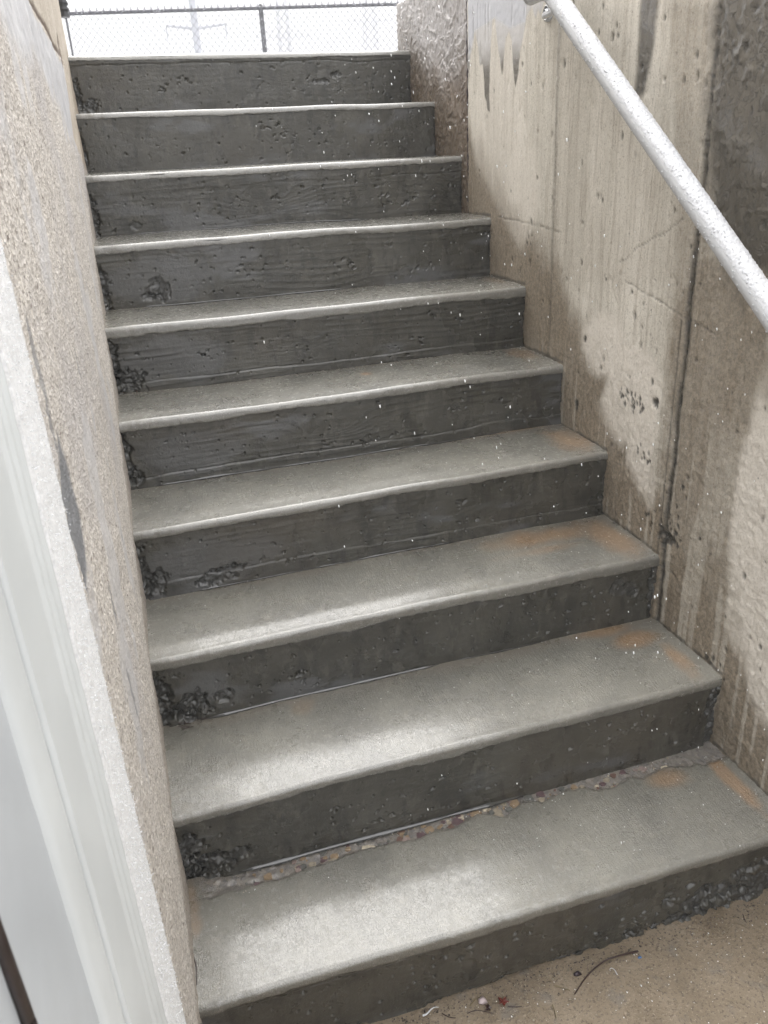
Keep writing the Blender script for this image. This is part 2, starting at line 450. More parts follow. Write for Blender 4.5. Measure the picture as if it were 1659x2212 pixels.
# honeycombed patches: per step (x, height above the step below, half width, half height, recess)
HONEY = {0: [(1.19, .045, .33, .062, .014), (.93, .012, .16, .020, .012), (.62, .002, .24, .012, .012), (.2, .0, .10, .012, .01)],
         1: [(.0, .055, .05, .075, .016), (.035, .035, .055, .042, .016), (.10, .045, .035, .02, .01), (1.18, .06, .02, .09, .012)],
         2: [(.0, .06, .045, .09, .016), (.05, .038, .055, .040, .018), (.135, .045, .03, .018, .01), (1.18, .05, .018, .08, .01), (1.10, .10, .05, .03, .004)],
         3: [(.0, .06, .028, .07, .016), (.03, .04, .03, .035, .014), (.16, .025, .045, .02, .01), (.20, .045, .03, .012, .01), (1.19, .05, .012, .09, .01)],
         4: [(.0, .08, .02, .08, .014), (.02, .03, .02, .02, .01), (1.19, .06, .008, .08, .01)],
         5: [(.0, .08, .02, .08, .014), (.035, .035, .05, .035, .018), (1.19, .06, .008, .08, .01)],
         6: [(.0, .06, .022, .06, .014), (.155, .045, .035, .03, .010), (.13, .025, .03, .012, .008), (1.19, .06, .010, .08, .01)],
         7: [(.0, .06, .022, .06, .014), (.12, .025, .02, .012, .006), (1.19, .06, .008, .08, .01)],
         8: [(.0, .05, .012, .06, .012), (1.19, .06, .008, .08, .01)],
         9: [(.0, .06, .018, .05, .014), (.04, .03, .03, .02, .010), (.845, .085, .035, .009, .007), (.90, .105, .028, .009, .007), (1.19, .06, .008, .07, .01)]}
# ridges left by the form boards: (height at left, height at right, step outward below the line)
LEDGE = {9: [(.148, .150, -.0025)], 6: [], 5: [(.022, .026, .004)], 4: [(.026, .030, .003), (.155, .158, -.002)], 3: [(.038, .03, .002)],
         2: [], 1: [], 0: [(.150, .150, -.002)], 8: [], 7: [(.115, .13, -.001)]}
KNOTS = {9: [(.75, .12, .05), (.3, .05, .04)], 8: [(1.0, .06, .05)], 7: [(.5, .08, .07)], 6: [(.30, .14, .05)], 5: [(.46, .08, .06)],
         4: [(.52, .09, .05)], 3: [(.1, .05, .04)], 2: [], 1: [(.35, .06, .05)], 0: [(.82, .08, .04)]}
GRAINK = [.4, .5, .3, .9, 1.2, 1.2, 1.1, .9, .25, .4]

def build_riser(i):
    res = .002 if i < 6 else .0026
    nx = int((W + .026) / res); nz = int(.19 / res)
    xs = np.linspace(-.02, W + .006, nx); t = np.linspace(0, 1, nz)
    X, T = np.meshgrid(xs, t, indexing='ij')
    zb = (zback(i - 1, X) if i else X * 0 + 0.0) - .012
    zt = ztop(i, X) - .008
    Z = zb + (zt - zb) * T
    H0 = Z - (zb + .012)                                  # height above the step below
    sd = i * 31
    h = (fbm(X * 6, Z * 9, sd, 3) - .5) * .005
    # wood grain
    ph = Z * 105 + (fbm(X * 2.2, Z * 5 + i, sd + 2, 3) - .5) * 9
    for kx, kz, kr in KNOTS[i]:
        ph = ph + 7 * np.exp(-((X - kx) / (kr * 1.6)) ** 2 - ((H0 - kz) / (kr * .55)) ** 2)
    g = .5 + .5 * np.sin(ph * 2 * np.pi * .55 + 1.5 * fbm(X * 8, Z * 60, sd + 3, 2))
    g = g ** 2.2 * sst(.40, .62, fbm(X * 3.5, Z * 12, sd + 5, 3)) * GRAINK[i]
    h += g * .0006
    h += (fbm(X * 9, Z * 170, sd + 7, 2) - .5) * .0008 * GRAINK[i]
    for zl, zr, dp in LEDGE[i]:
        line = zl + (zr - zl) * X / W + (fbm(X * 7, X * 0 + i, sd + 8, 3) - .5) * .012
        h += dp * sst(.0012, -.0012, H0 - line)
        h -= .0035 * np.exp(-((H0 - line) / .0012) ** 2) * sst(.35, .5, fbm(X * 6, X * 0, sd + 9, 2))
    # air holes
    def pit(cx, cz, r, d, ang=0, asp=1.0):
        i0, i1 = np.searchsorted(xs, [cx - r * 2.5, cx + r * 2.5])
        if i1 - i0 < 2: return
        xx = X[i0:i1] - cx; zz = H0[i0:i1] - cz
        u = xx * math.cos(ang) + zz * math.sin(ang); v = -xx * math.sin(ang) + zz * math.cos(ang)
        rr = np.sqrt((u / asp) ** 2 + (v * asp) ** 2) / r + (vnoise(X[i0:i1] * 260, Z[i0:i1] * 260, sd) - .5) * .7
        h[i0:i1] -= d * sst(1.05, .6, rr)
    for k in range(110):
        r = rng.uniform(.0014, .0034); pit(rng.uniform(.02, W), rng.uniform(.008, .165), r, r * 1.6)
    for k in range(14):
        r = rng.uniform(.003, .0052); pit(rng.uniform(.05, W - .02), rng.uniform(.015, .14), r, r * 1.2, rng.uniform(-1, 1), rng.uniform(1, 1.7))
    for k in range(3):                                     # small broken-out groups
        cx, cz = rng.uniform(.15, W - .1), rng.uniform(.03, .12)
        for j in range(rng.randint(4, 9)):
            r = rng.uniform(.002, .006); pit(cx + rng.normal() * .018, cz + rng.normal() * .010, r, r, rng.uniform(-1, 1), 1.4)
    hm = np.zeros_like(X)
    for (cx, cz, rx, rz, dp) in HONEY[i]:
        rx, rz = rx * .85, rz * .85; m = blob(X, H0, cx, cz, rx, rz, .9, 38 + 5 * i, sd + 3)
        cell = fbm(X * 75, Z * 75, sd + 11, 3)
        h -= m * (dp * .5 + dp * .9 * (cell - .35))
        hm = np.maximum(hm, m)
    Y = yfront(i, X) - h + .001
    patch = sst(.60, .70, fbm(X * 3.1, Z * 11 + i * 3, sd + 13, 4)) * sst(.3, .55, fbm(X * 14, Z * 30, sd + 15, 4))
    if i in (3, 4, 5, 6):
        patch = np.maximum(patch, blob(X, H0, .16, .075, .16, .06, .45, 14, sd) * .8)
    lip = sst(.012, .0, (zt - Z)) * .0
    r = grid('riser', np.stack([X, Y, Z], -1), M['riser'], stairs, dict(grain=g, patch=patch, honey=hm, lip=lip))
    # loose-looking aggregate in the honeycombed patches
    for (cx, cz, rx, rz, dp) in HONEY[i]:
        if dp < .0095: continue
        n = int(min(75, rx * rz * 1e4 * .6 + 2)) if rx > .02 else 3
        for k in range(n):
            a = rng.uniform(0, 6.28); q = math.sqrt(rng.uniform(0, 1))
            x = cx + rx * q * math.cos(a) * .78; hh = cz + rz * q * math.sin(a) * .78
            if x < .004 or x > W - .004 or hh < -.002 or hh > .15: continue
            s = rng.uniform(.004, .0135)
            z0 = float((zback(i - 1, np.array([x])) if i else np.array([0.]))[0]) + hh
            stone(r, (x, float(yfront(i, np.array([x]))[0]) + dp * 1.1, z0), s)
    return r

def build_tread(i):
    nx = 520 if i < 6 else 400
    xs = np.linspace(-.02, W + .004, nx)
    yb = (yfront(i + 1, xs) + .016) if i < 9 else yfront(9, xs) + .07
    yf = yfront(i, xs)
    yf = yf + (fbm(xs * 28, xs * 0 + i * 5.1, 20, 3) - .5) * .0020
    rad = (.0085 if i < 4 else .010) + .003 * (fbm(xs * 5, xs * 0 + i, 21, 2) - .5)
    # irregular lower edge of the trowelled cap
    dl = [.018, .016, .020, .014, .016, .022, .013, .011, .010, .007][i]
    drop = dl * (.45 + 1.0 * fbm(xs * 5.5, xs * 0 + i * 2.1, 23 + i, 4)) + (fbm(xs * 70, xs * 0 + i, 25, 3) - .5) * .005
    ns, na, nd = (64 if i < 5 else 36), 8, 6
    cols = []
    for s in np.linspace(0, 1, ns):
        cols.append((yb + (yf + rad - yb) * s, np.full(nx, s), np.zeros(nx), np.zeros(nx)))
    P = []; S = []; D = []
    for (y, s, a, d) in cols:
        z = ztop(i, xs) + (zback(i, xs) - ztop(i, xs)) * (1 - s) + (fbm(xs * 4, y * 6, 27 + i, 2) - .5) * .0022
        z = z - .0022 * sst(.8, 1., s)
        P.append(np.stack([xs, y, z], -1)); S.append(s); D.append(d)
    zt = P[-1][:, 2]
    for k in range(1, na + 1):
        a = k / na * math.pi / 2
        P.append(np.stack([xs, yf + rad - rad * math.sin(a) - .002 * k / na, zt - rad + rad * math.cos(a)], -1)); S.append(np.full(nx, 1.)); D.append(np.full(nx, (k / na) ** 2 * .6))
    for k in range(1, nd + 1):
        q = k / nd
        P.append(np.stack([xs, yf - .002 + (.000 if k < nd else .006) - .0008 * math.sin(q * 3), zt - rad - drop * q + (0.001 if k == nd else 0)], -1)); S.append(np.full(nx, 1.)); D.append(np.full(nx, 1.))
    P = np.array(P).transpose(1, 0, 2); S = np.array(S).T; D = np.array(D).T
    X, Y = P[..., 0], P[..., 1]
    lowz = (fbm(X * 22, Y * 22 + i, 31, 2) - .5) * .0003
    P[..., 2] += lowz * (1 - D)
    P[..., 1] += (fbm(X * 40, P[..., 2] * 90, 33, 3) - .5) * .0014 * D
    stain = np.zeros_like(X)
    def st(cx, cf, rx, rf, a, seed, ws=9):
        # cf: 0 at the riser behind, 1 at the nosing
        nonlocal stain
        stain = np.maximum(stain, a * blob(X, S * .24, cx, cf * .24, rx, rf * .24, .55, ws, seed, .3) * (1 - D))
    if i == 0: st(1.02, .30, .06, .13, .75, 1); st(1.15, .45, .02, .5, .8, 2, 20); st(.01, .25, .012, .3, .4, 3, 30)
    if i == 1: st(1.02, .10, .10, .10, .8, 5); st(1.10, .30, .06, .12, .85, 6); st(1.14, .72, .03, .26, .85, 7, 20); st(.29, .2, .03, .10, .3, 8, 25)
    if i == 2: st(.98, .30, .16, .20, .8, 10); st(1.13, .50, .055, .42, .75, 11); st(.95, .55, .12, .1, .45, 12)
    if i == 3: st(1.13, .45, .07, .42, .8, 13); st(1.0, .06, .22, .05, .5, 14)
    if i == 4: st(.66, .42, .018, .09, .9, 15, 40); st(1.14, .3, .04, .3, .5, 15)
    if i == 5: st(.3, .02, .4, .03, .35, 17); st(1.15, .4, .03, .3, .25, 15)
    back = sst(.20, .04, S + (fbm(X * 6, S * 4, 35 + i, 3) - .5) * .16) * (1 - D)
    chips = np.zeros_like(X)
    if i == 0:
        edge = .13 + .08 * np.sin(X * 5 + 1) * .5 + (fbm(X * 9, X * 0, 41, 4, .65) - .5) * .24 + .05
        chips = sst(edge + .01, edge - .02, S) * sst(.0, .06, X) * (1 - D)
        P[..., 2] += -.0045 * chips + chips * (fbm(X * 120, Y * 120, 43, 2) - .5) * .0035
        low = sst(.45, .05, X)
        P[..., 2] += chips * low * (fbm(X * 30 + Y * 55, Y * 60, 45, 3) - .5) * .008
    t = grid('tread', P, M['tread'], stairs, dict(stain=stain, back=back, drop=D, chips=chips), flip=True)
    return t

risers = [build_riser(i) for i in range(10)]
treads = [build_tread(i) for i in range(10)]
# body of the flight behind the cast faces
mb = MB()
for i in range(10):
    mb.box((-.015, YL[i] + .035, -.02), (W + .003, (YL[i + 1] + .04) if i < 9 else 2.2, min(ZL[i], ZR[i]) - .02))
mb.build('stair_core', M['core'], stairs, smooth=False)

# water lying in the angle of tread and riser
def water_line(i, x0, x1, r, seed):
    n = max(8, int((x1 - x0) / .006)); xs = np.linspace(x0, x1, n)
    rr = r * (.45 + .9 * fbm(xs * 22, xs * 0, seed, 3)) * np.minimum(1, np.minimum(xs - x0, x1 - xs) / .03 + .05)
    z = zback(i, xs) + .0006; y = yfront(i + 1, xs) - .0002
    P = []
    for k in range(6):
        a = k / 5
        P.append(np.stack([xs, y - rr * (1 - a) ** 1.6 * 1.5, z + rr * a ** 1.6], -1))
    grid('water_film', np.array(P).transpose(1, 0, 2), M['water'], treads[i], flip=True)
for i, x0, x1, r in ((0, .1, .72, .004), (1, .08, .62, .0035), (1, .66, .9, .002), (2, .1, .78, .0035), (3, .05, 1.0, .0035), (4, .12, 1.05, .0028), (5, .1, .7, .0026),
                     (6, .1, .85, .002), (7, .2, 1.0, .0015)):
    water_line(i, x0, x1, r, i + 50)

# coloured pebbles bared along the back of the bottom tread
npb = 0
for k in range(210):
    x = rng.beta(1.6, 1.5) * 1.0 + .09
    s = .002 + .013 * rng.uniform(0, 1) ** 1.5 * (1.2 if .35 < x < .75 else .75)
    f = rng.uniform(0, 1) ** 1.3
    yb_ = float(yfront(1, np.array([x]))[0]); y = yb_ - .004 - f * .055
    z = float(zback(0, np.array([x]))[0]) - .0040
    k_ = rng.randint(5, 8); a0 = rng.uniform(0, 6)
    pts = []
    for j in range(k_):
        a = a0 + j / k_ * 6.283 + rng.uniform(-.25, .25); r = s * rng.uniform(.6, 1.0) * .8
        pts.append((x + r * math.cos(a) * 1.15, y + r * math.sin(a)))
    V = [(px, py, z + .0012 + rng.uniform(0, .0012)) for px, py in pts] + [(x + (px - x) * 1.1, y + (py - y) * 1.1, z - .002) for px, py in pts]
    F = [tuple(range(k_))] + [(j, j + k_, (j + 1) % k_ + k_, (j + 1) % k_) for j in range(k_)]
    mesh_obj('pebble', V, F, PEB[rng.choice(len(PEB), p=[.2, .2, .12, .12, .2, .06, .1])], treads[0], smooth=False)

# ------------------------------------------------------------------ right-hand walls
def PW(pts): return [tuple(at(x, y, 0, W)[1:]) for x, y in pts]
def ph(lst): return [(x / 1.8228, y / 1.8228) for x, y in lst]
def stairz(Y):
    return np.interp(Y, YR, ZR)

wr = tag(empty('board_formed_wall'), 'tall beige board-marked concrete wall right of the steps, carrying the handrail', 'wall')
Yj = 1.508
def build_wallr():
    res = .004
    ys = np.concatenate([np.linspace(-1.6, -.25, 60)[:-1], np.arange(-.25, Yj, res)]); zs = np.arange(-.02, WALLTOP, res)
    Y, Z = np.meshgrid(ys, zs, indexing='ij')
    sd = 60
    h = (fbm(Y * 2.5, Z * 1.2, sd, 3) - .5) * .010                       # bowed boards
    bd = fbm(Y * 38, Z * 1.3, sd + 1, 4, .65); h += (bd - .5) * .0026 * (.3 + 1.4 * fbm(Y * 5, Z * 2, sd + 31, 2))
    rid = np.abs(fbm(Y * 26, Z * 2.2, sd + 2, 3) - .5); h -= .0020 * sst(.022, .0, rid) * sst(.5, .7, Z + .4 * fbm(Y * 3, Z * 3, 1))
    lowm = sst(1.12, .8, Z + (fbm(Y * 5, Z * 5, sd + 4, 3) - .5) * .3)
    h += (fbm(Y * 85, Z * 85, sd + 5, 2) - .5) * .0026 * (.35 + .9 * lowm)
    blister = sst(.60, .68, fbm(Y * 24, Z * 24, sd + 6, 3)); h += .0007 * blister * (.4 + (Y < .33))
    # wrinkled skin on the near upper part
    nearup = sst(.345, .29, Y) * sst(1.0, 1.25, Z)
    wr1 = np.abs(fbm(Y * 30 + Z * 9, Z * 24, sd + 8, 3) - .5); h += .0030 * nearup * sst(.035, .0, wr1) * sst(.45, .6, fbm(Y * 12, Z * 12, sd + 30, 2))
    h -= .004 * sst(.338, .318, Y)                                        # near panel sits back of the seam
    # seams
    warp = (fbm(Z * 6, Z * 0 + 3, sd + 9, 3) - .5) * .016
    s1 = np.exp(-((Y - .318 + warp) / .007) ** 2); s1b = np.exp(-((Y - .338 + warp * .5) / .0025) ** 2) * (Z < 1.1)
    roughs = fbm(Y * 120, Z * 60, sd + 10, 4, .7)
    h += s1 * (roughs - .80) * .009 - s1b * .003
    s2 = np.exp(-((Y - .916 + warp * .6) / .006) ** 2); h += s2 * (fbm(Y * 90, Z * 300, sd + 11, 2) - .35) * .0035
    # sloping cracks
    def crack(pa, pb, dep=.0022, wid=.0016, wob=.01, sdd=70):
        (y0, z0), (y1, z1) = PW([pa, pb]); t = np.clip((Y - y0) / (y1 - y0), 0, 1)
        zc = z0 + (z1 - z0) * t + (fbm(Y * 14, Y * 0, sdd, 3) - .5) * wob
        inn = (Y > min(y0, y1)) & (Y < max(y0, y1))
        return inn * np.exp(-((Z - zc) / wid) ** 2)
    cr = crack((1075, 468), (1215, 500)) + crack((1350, 605), (1545, 722)) + crack((1340, 560), (1480, 470), sdd=71, wob=.02) + crack((1395, 1190), (1460, 1245), sdd=72, wob=.02)
    h -= np.clip(cr, 0, 1) * .002
    # holes
    dark = np.zeros_like(Y)
    for k in range(330):
        cy, cz = rng.uniform(-.25, Yj - .02), rng.uniform(0.05, WALLTOP - .03)
        if cz < stairz(cy) - .02: continue
        r = rng.uniform(.0016, .0042)
        i0, i1 = np.searchsorted(ys, [cy - .02, cy + .02]); j0, j1 = np.searchsorted(zs, [cz - .03, cz + .03])
        rr = np.sqrt(((Y[i0:i1, j0:j1] - cy) / r) ** 2 + ((Z[i0:i1, j0:j1] - cz) / (r * rng.uniform(1, 2.4))) ** 2)
        m = sst(1.5, .7, rr); h[i0:i1, j0:j1] -= m * r * 1.0
        dark[i0:i1, j0:j1] = np.maximum(dark[i0:i1, j0:j1], m * rng.uniform(.3, .8))
    def spot(px, py, n, sp, r0=.003):
        cy0, cz0 = at(px, py, 0, W)[1:]
        for k in range(n):
            cy, cz = cy0 + rng.normal() * sp, cz0 + rng.normal() * sp * .6; r = rng.uniform(.6, 1.6) * r0
            m = blob(Y, Z, cy, cz, r, r * 1.5, .5, 200, 5); h[:] -= m * .002
            np.maximum(dark, m * .85, out=dark)
    spot(1370, 868, 22, .016, .0034); spot(1418, 870, 9, .005, .0045); spot(1345, 850, 9, .010, .0022); spot(1440, 1155, 30, .018, .0042); spot(1450, 1130, 30, .035, .0022); spot(1410, 1125, 10, .03, .003)
    spot(1395, 990, 10, .022, .0025); spot(1245, 872, 3, .006, .006); spot(1110, 745, 6, .02, .003); spot(1265, 735, 3, .006, .004)
    spot(1140, 520, 6, .02, .003); spot(1290, 1000, 8, .03, .003); spot(1545, 1440, 6, .02, .004); spot(1480, 1060, 6, .04, .003)
    # moisture near the steps: darker, browner, uneven
    s = Z - stairz(Y)
    nz = (fbm(Y * 7, Z * 3.5, sd + 20, 4) - .5)
    nzf = (fbm(Y * 30, Z * 12, sd + 21, 3) - .5)
    band = .17 + .04 * sst(.9, .2, Y)
    wet = sst(band + .075, band - .075, s + nz * .20 + nzf * .09)
    px = lambda lst, soft, wob, sd_, ws=14: polymask(Y, Z, PW(lst), soft, wob, ws, sd_)
    wet = np.maximum(wet, .85 * px([(1462, 640), (1520, 560), (1659, 560), (1690, 1000), (1610, 980), (1580, 1150), (1565, 1400), (1500, 1500), (1400, 1250), (1450, 900)], .022, .03, 33))
    wet = np.maximum(wet, .55 * px([(1442, 0), (1570, 0), (1540, 500), (1480, 900), (1440, 1200), (1415, 1180), (1440, 800), (1465, 400)], .018, .01, 35))
    wet = np.maximum(wet, .20 * px([(1195, 0), (1475, 0), (1460, 300), (1445, 620), (1190, 640)], .03, .02, 36))
    lightm = np.zeros_like(Y)
    for (a, b, ru, rv, am) in ((1300, 740, .09, .07, .9), (1370, 830, .10, .075, 1), (1385, 960, .055, .12, 1), (1330, 900, .07, .07, .9), (1400, 1060, .030, .06, .8), (1620, 1080, .045, .19, 1), (1640, 1250, .055, .16, 1),
                               (1655, 1450, .05, .16, 1), (1600, 1320, .04, .09, .7), (1080, 300, .16, .5, .55), (1120, 420, .10, .14, .6)):
        cy, cz = at(a, b, 0, W)[1:]
        lightm = np.maximum(lightm, am * blob(Y, Z, cy, cz, ru * 1.15, rv * 1.15, .30, 9, a % 50))
    wet = wet * (1 - .92 * lightm * sst(.03, .10, s))
    # thin run-off tracks near the bottom
    tr = sst(.56, .66, fbm(Y * 60, Z * 2.5, sd + 22, 2)) * sst(1.0, .8, Z) * wet
    wet = wet * (1 - .45 * tr)
    # dark olive upper near part and the two dark runs
    tone = .95 * px([(1548, -40), (1720, -40), (1720, 560), (1600, 640), (1530, 520), (1528, 300)], .03, .02, 37)
    tone = np.maximum(tone, .9 * px([(1385, -20), (1426, -20), (1412, 110), (1392, 205), (1372, 215), (1378, 110)], .010, .006, 38))
    tone = np.maximum(tone, .92 * np.clip(s1 * 1.3, 0, 1))
    tone = np.maximum(tone, .35 * np.clip(s2 * 1.2, 0, 1))
    drip = ph([(1845, -80), (1845, 330), (1852, 230), (1862, 190), (1870, 120), (1885, 190), (1891, 258), (1903, 250), (1908, 330), (1912, 385), (1922, 432), (1930, 440), (1927, 370), (1933, 200),
               (1940, 78), (1950, 72), (1960, 160), (1972, 232), (1978, 288), (1985, 240), (1994, 150), (2008, 122), (2019, 160), (2025, 270), (2033, 342), (2044, 290), (2052, 200), (2066, 130), (2078, 60), (2098, 22), (2106, 60), (2112, 70), (2120, 30), (2128, 60), (2140, 20), (2150, -80)])
    gl = px(drip, .003, .002, 39, 60)
    gtop = px(ph([(1780, -80), (1842, 330), (1850, 215), (1870, 120), (1950, 70), (2010, 110), (2072, 85), (2085, -80)]), .006, .002, 39, 60)
    h -= (bd - .5) * .0020 * gl
    edge = gl * (1 - px(drip, .004, .002, 39, 60) * sst(1.66, 1.72, Z)) * .6
    tone = np.maximum(tone, .8 * gl * sst(1.70, 1.645, Z)); gloss = gl * (.55 + .45 * gtop) * sst(1.64, 1.70, Z)  # drip tops carry the painted sky reflection, tips keep the dark wet tone
    gloss = np.maximum(gloss * 1.0, .0 * nearup * sst(.40, .6, fbm(Y * 16, Z * 16, 5, 3)))
    dark = np.clip(dark + .75 * np.clip(cr, 0, 1) * .6 + .6 * s1b + .8 * s1 * (roughs < .42) + .3 * s2 * (roughs < .35), 0, .9)
    ys_ = np.array(YR); zst = np.array([0] + list(ZR))[np.searchsorted(ys_, Y)]; dark = np.maximum(dark, .7 * sst(.007, .001, np.abs(Z - zst - .003) + (fbm(Y * 60, Z * 60, 8, 2) - .5) * .008))
    jn = fbm(Y * 0 + 2, Z * 60, 77, 3)
    je = sst(Yj - .012 * jn, Yj, Y); h -= je * .01; dark = np.maximum(dark, .6 * je)
    P = np.stack([W - h, Y, Z], -1)
    top = P[:, -1:, :].copy(); top2 = top.copy(); top[..., 2] += .006; top[..., 0] += .008; top2[..., 0] = W + .25; top2[..., 2] += .008
    P = np.concatenate([P, top, top2], 1)
    ex = lambda A: np.concatenate([A, A[:, -1:], A[:, -1:]], 1)
    grid('wall_face', P, M['wallr'], wr, {k: ex(v) for k, v in dict(wet=wet, light=lightm, tone=tone, gloss=gloss, dark=dark, edge=edge, sandy=np.clip(lowm + .6 * wet, 0, 1)).items()})
    box('wall_core', (W + .03, -1.6, -.02), (W + .25, Yj - .002, WALLTOP), M['core'], wr)
build_wallr()

wf = tag(empty('flake_textured_wall'), 'brown wet concrete wall with pressed wood flake texture beside the top steps', 'wall')
def build_flake():
    res = .0028
    ys = np.arange(Yj + .004, 2.192, res); zs = np.arange(1.2, WALLTOP, res)
    Y, Z = np.meshgrid(ys, zs, indexing='ij')
    h = (fbm(Y * 5, Z * 5, 80, 3) - .5) * .008
    r2 = np.random.RandomState(3)
    for k in range(1700):
        cy, cz = r2.uniform(ys[0], ys[-1]), r2.uniform(zs[0], zs[-1]); a = r2.uniform(0, math.pi)
        L, wd = r2.uniform(.015, .045), r2.uniform(.003, .010); R = L
        i0, i1 = np.searchsorted(ys, [cy - R, cy + R]); j0, j1 = np.searchsorted(zs, [cz - R, cz + R])
        u = (Y[i0:i1, j0:j1] - cy) * math.cos(a) + (Z[i0:i1, j0:j1] - cz) * math.sin(a)
        v = -(Y[i0:i1, j0:j1] - cy) * math.sin(a) + (Z[i0:i1, j0:j1] - cz) * math.cos(a)
        m = sst(L, L * .85, np.abs(u)) * sst(wd, wd * .6, np.abs(v))
        h[i0:i1, j0:j1] = h[i0:i1, j0:j1] * (1 - m * .5) + m * (r2.uniform(-.0016, .0022) + v * r2.uniform(-.25, .25) + u * r2.uniform(-.04, .04))
    for k in range(60):
        cy, cz = r2.uniform(ys[0], ys[-1]), r2.uniform(zs[0], zs[-1]); r = r2.uniform(.0015, .004)
        h -= .004 * np.exp(-((Y - cy) / r) ** 2 - ((Z - cz) / (r * 2)) ** 2)
    je = sst(ys[0] + .010 * fbm(Z * 70, Z * 0, 83, 2) + .002, ys[0], Y); h -= je * .012
    pale = sst(1.60, 1.78, Z + (fbm(Y * 8, Z * 8, 84, 4) - .5) * .22)  # mask of the painted sky reflection, growing towards the wall top
    s = Z - stairz(Y); base = sst(.12, .02, s + (fbm(Y * 15, Z * 15, 85, 3) - .5) * .06)
    P = np.stack([W - h, Y, Z], -1)
    top = P[:, -1:, :].copy(); top2 = top.copy(); top[..., 2] += .005; top[..., 0] += .006; top2[..., 0] = W + .25; top2[..., 2] += .007
    P = np.concatenate([P, top, top2], 1)
    e = P[-1:, :, :].copy(); e[..., 1] += .004; e[..., 0] += .005; e2 = e.copy(); e2[..., 0] = np.maximum(e[..., 0], W + .25)
    P = np.concatenate([P, e, e2], 0)
    ex = lambda A: np.pad(A, ((0, 2), (0, 2)), mode='edge')
    grid('wall_face', P, M['flake'], wf, dict(pale=ex(pale), base=ex(base)))
    box('wall_core', (W + .03, Yj + .006, 1.1), (W + .25, 2.18, WALLTOP - .002), M['core'], wf)
    # rough black joint filler between the two walls
    zz = np.linspace(1.2, WALLTOP - .01, 90)
    pts = [(W + .004 + rng.uniform(-.002, .002), Yj + .001 + rng.uniform(-.0015, .0015), z) for z in zz]
    V, F = tube_geo(pts, [rng.uniform(.0035, .0065) for _ in zz], 6)
    mesh_obj('joint_filler', V, F, M['bark'], wf)
build_flake()

# ------------------------------------------------------------------ left wall
YW0, YW1 = -.47, 2.15
ws = tag(empty('stucco_wall'), 'tan sand-stuccoed wall with smooth grey plaster patches left of the steps', 'wall')
def PL(pts): return [tuple(at(x, y, 0, 0)[1:]) for x, y in pts]
def build_left():
    res = .0045
    ys = np.concatenate([np.arange(YW0, .4, .003), np.arange(.4, YW1, .006)]); zs = np.arange(.0, 2.25, .0045)
    Y, Z = np.meshgrid(ys, zs, indexing='ij')
    h = (fbm(Y * 2.2, Z * 2.2, 90, 3) - .5) * .012
    px = lambda lst, soft, wob, sd_, w_=14: polymask(Y, Z, PL(lst), soft, wob, w_, sd_)
    line = PL([(56, -60), (62, 0), (76, 30), (95, 60), (112, 100), (134, 130), (158, 300)])
    tan = polymask(Y, Z, line + [(2.5, 1.35), (2.5, 3.), (line[0][0], 3.)], .006, .02, 14, 41)
    pl = px([(-60, -300), (66, -300), (62, 0), (76, 30), (95, 60), (112, 100), (134, 130), (152, 200), (166, 330), (150, 300), (120, 220), (80, 130), (30, 80), (-60, 40)], .03, .05, 42, 8)
    pl = np.maximum(pl, .6 * sst(.60, .70, fbm(Y * 7, Z * 5, 93, 4)) * sst(.3, .8, Z))
    blu = px([(128, 930), (150, 1000), (178, 1120), (190, 1200), (194, 1290), (184, 1250), (160, 1160), (138, 1060)], .006, .006, 43, 20)
    for (a, b, c, d) in ((242, 1310, .012, .035), (284, 1500, .010, .05), (268, 1170, .010, .03), (120, 930, .01, .04), (90, 800, .014, .06), (168, 780, .012, .03)):
        cy, cz = at(a, b, 0, 0)[1:]
        blu = np.maximum(blu, .7 * blob(Y, Z, cy, cz, c, d, .4, 30, a % 40))
    grit = fbm(Y * 170, Z * 170, 95, 2)
    h += (grit - .5) * .0026 * (1 - .8 * np.maximum(np.maximum(pl, tan * .7), blu)) - .0015 * blu
    h += (fbm(Y * 45, Z * 45, 97, 3) - .5) * .003
    c1 = px([(62, 0), (76, 30), (95, 60), (112, 100), (134, 130), (136, 124), (114, 92), (98, 54), (80, 24), (66, 0)], .002, .004, 41, 30)
    c1 = np.maximum(c1, .8 * px([(120, 60), (124, 100), (134, 150), (137, 140), (128, 90)], .002, .004, 44, 30))
    h -= .003 * c1
    s = Z - np.interp(Y, YL, ZL)
    rim = sst(.035, .0, s + (fbm(Y * 30, Z * 30, 99, 3) - .5) * .03)
    P = np.stack([h, Y, Z], -1)
    e = P[-1:].copy(); e[..., 1] += .006; e[..., 0] -= .006; e2 = e.copy(); e2[..., 0] = -.3
    P = np.concatenate([P, e, e2], 0)
    ex = lambda A: np.pad(A, ((0, 2), (0, 0)), mode='edge')
    grid('wall_face', P, M['stucco'], ws, {k: ex(v) for k, v in dict(plaster=np.clip(pl, 0, 1), tan=tan, bluish=np.clip(blu, 0, 1), crack=np.clip(c1, 0, 1), rim=rim).items()}, flip=True)
    box('wall_core', (-.3, YW0 + .01, 0), (-.02, YW1 - .004, 3.0), M['core'], ws)
    box('upper_wall', (-.3, YW0, 2.25), (.001, YW1 + .004, 3.0), M['stucco'], ws)
build_left()

